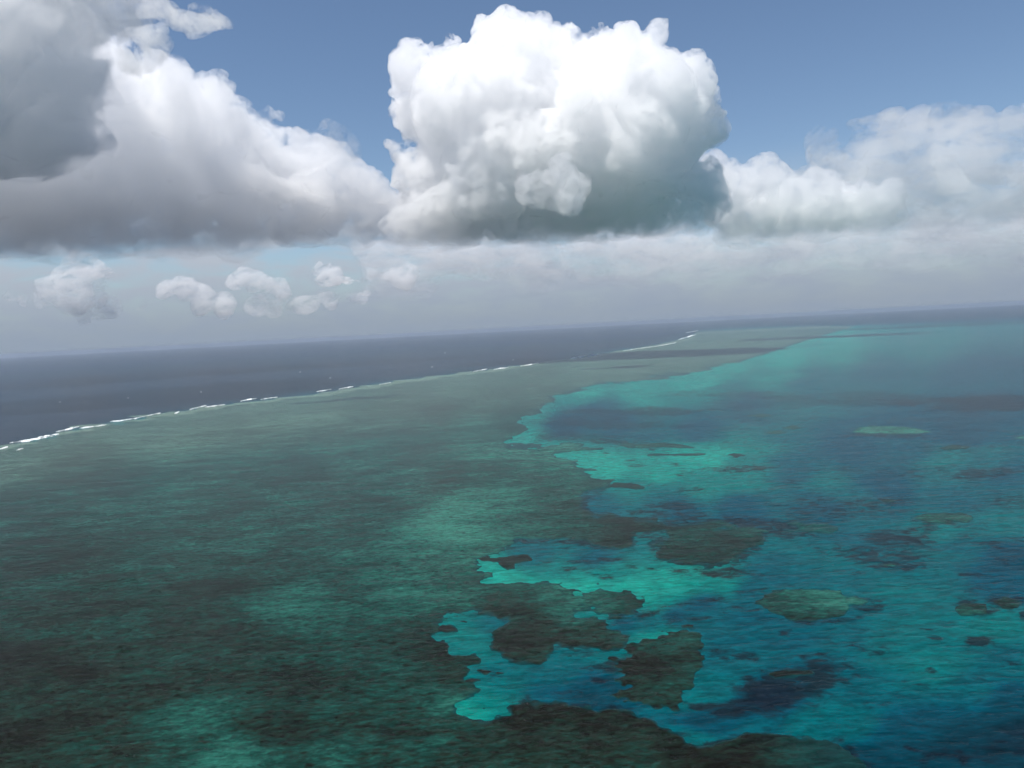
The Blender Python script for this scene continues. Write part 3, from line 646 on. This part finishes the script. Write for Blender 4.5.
cloud('cloud_bank', 'wide hazy cloud layer between the cumulus bases and the horizon', 'cloud',
      [(x, 268 - (x - 420) * 0.035 + 7 * math.sin(x * .05), 20 + 7 * math.sin(x * .11)) for x in range(405, 1120, 26)] +
      [(x, 252 - (x - 420) * 0.035, 17) for x in range(380, 1120, 26)],
      17000, 0.0010, strat=.4, aniso=0.1, base=1080, fade=34, seed=8, vox_px=1.5, rough=.8, hetero=12, step=0.4, wisp=.8)
for i, (cs, lab, dn) in enumerate([
        ([(70, 275, 10), (86, 270, 9), (100, 280, 9), (60, 288, 11), (88, 292, 11), (40, 290, 9), (108, 296, 8)], 'pale ragged cloud under the base of the left bank', .0030),
        ([(232, 280, 5), (243, 278, 6), (256, 283, 6), (270, 286, 6), (283, 288, 5)], 'thin bright streak of cloud under the middle of the left bank', .0030),
        ([(10, 300, 6), (24, 303, 7), (44, 304, 7), (66, 306, 7), (88, 310, 6), (120, 309, 6), (140, 312, 5)], 'long faint cloud streak under the ragged cloud at the far left', .0018),
        ([(258, 306, 5), (280, 309, 6), (305, 307, 6), (330, 304, 6), (360, 300, 6)], 'long faint cloud streak low over the ocean left of the centre', .0018),
        ([(165, 293, 6), (182, 296, 7), (200, 302, 7), (220, 304, 6)], 'faint low cloud just above the dark ocean on the left', .0030),
        ([(312, 268, 4), (323, 272, 6), (338, 278, 7), (352, 283, 6)], 'slanting white cloud wisp left of the big cumulus base', .0042),
        ([(362, 277, 6), (376, 271, 8), (390, 270, 7), (400, 280, 8)], 'rounded pale cloud right of the slanting wisp', .0026)]):
    cloud('small_cloud', lab, 'cloud', cs, 15000, dn, seed=20 + i, vox_px=1.0, rough=.6, hetero=7, step=0.4, group=LOW, wisp=.7, aniso=0.0, strat=.5)
cloud('cloud_wisp', 'torn white wisp in the blue gap at the top left', 'cloud',
      [(145, 8, 5), (158, 12, 6), (172, 14, 7), (186, 20, 8), (200, 17, 7), (212, 21, 5), (150, 34, 7), (160, 44, 6), (140, 52, 6)], 3600, 0.012, seed=30, vox_px=1.0, rough=.7, hetero=11, step=0.4, wisp=1.4)
cloud('cloud_wisp', 'thin veil of cloud in the blue gap left of the big cumulus', 'cloud',
      [(300, 134, 8), (316, 132, 9), (332, 140, 9), (348, 148, 8)], 7000, 0.0022, seed=31, vox_px=1.2, rough=.7, hetero=12, step=0.4, wisp=1.2)
me = bpy.data.meshes.new('haze')
X, Z0, Z1 = 75000.0, -3.0, CAM_H + 12.0
vv_ = [(sx * X, sy * X, z) for z in (Z0, Z1) for sx, sy in ((-1, -1), (1, -1), (1, 1), (-1, 1))]
me.from_pydata(vv_, [], [(3, 2, 1, 0), (4, 5, 6, 7), (0, 1, 5, 4), (1, 2, 6, 5), (2, 3, 7, 6), (3, 0, 4, 7)])
hm, t, o = new_mat('sea_air')
pv_ = t.nodes.new('ShaderNodeVolumePrincipled')
pv_.inputs['Color'].default_value = (.56, .64, .76, 1); pv_.inputs['Density'].default_value = HAZE_D
pv_.inputs['Anisotropy'].default_value = 0.2
t.links.new(pv_.outputs[0], o.inputs['Volume'])
me.materials.append(hm)
hz_ = bpy.data.objects.new('haze', me); COL.objects.link(hz_)
hz_['kind'] = 'stuff'; hz_['label'] = 'pale blue sea air thickening towards the horizon'
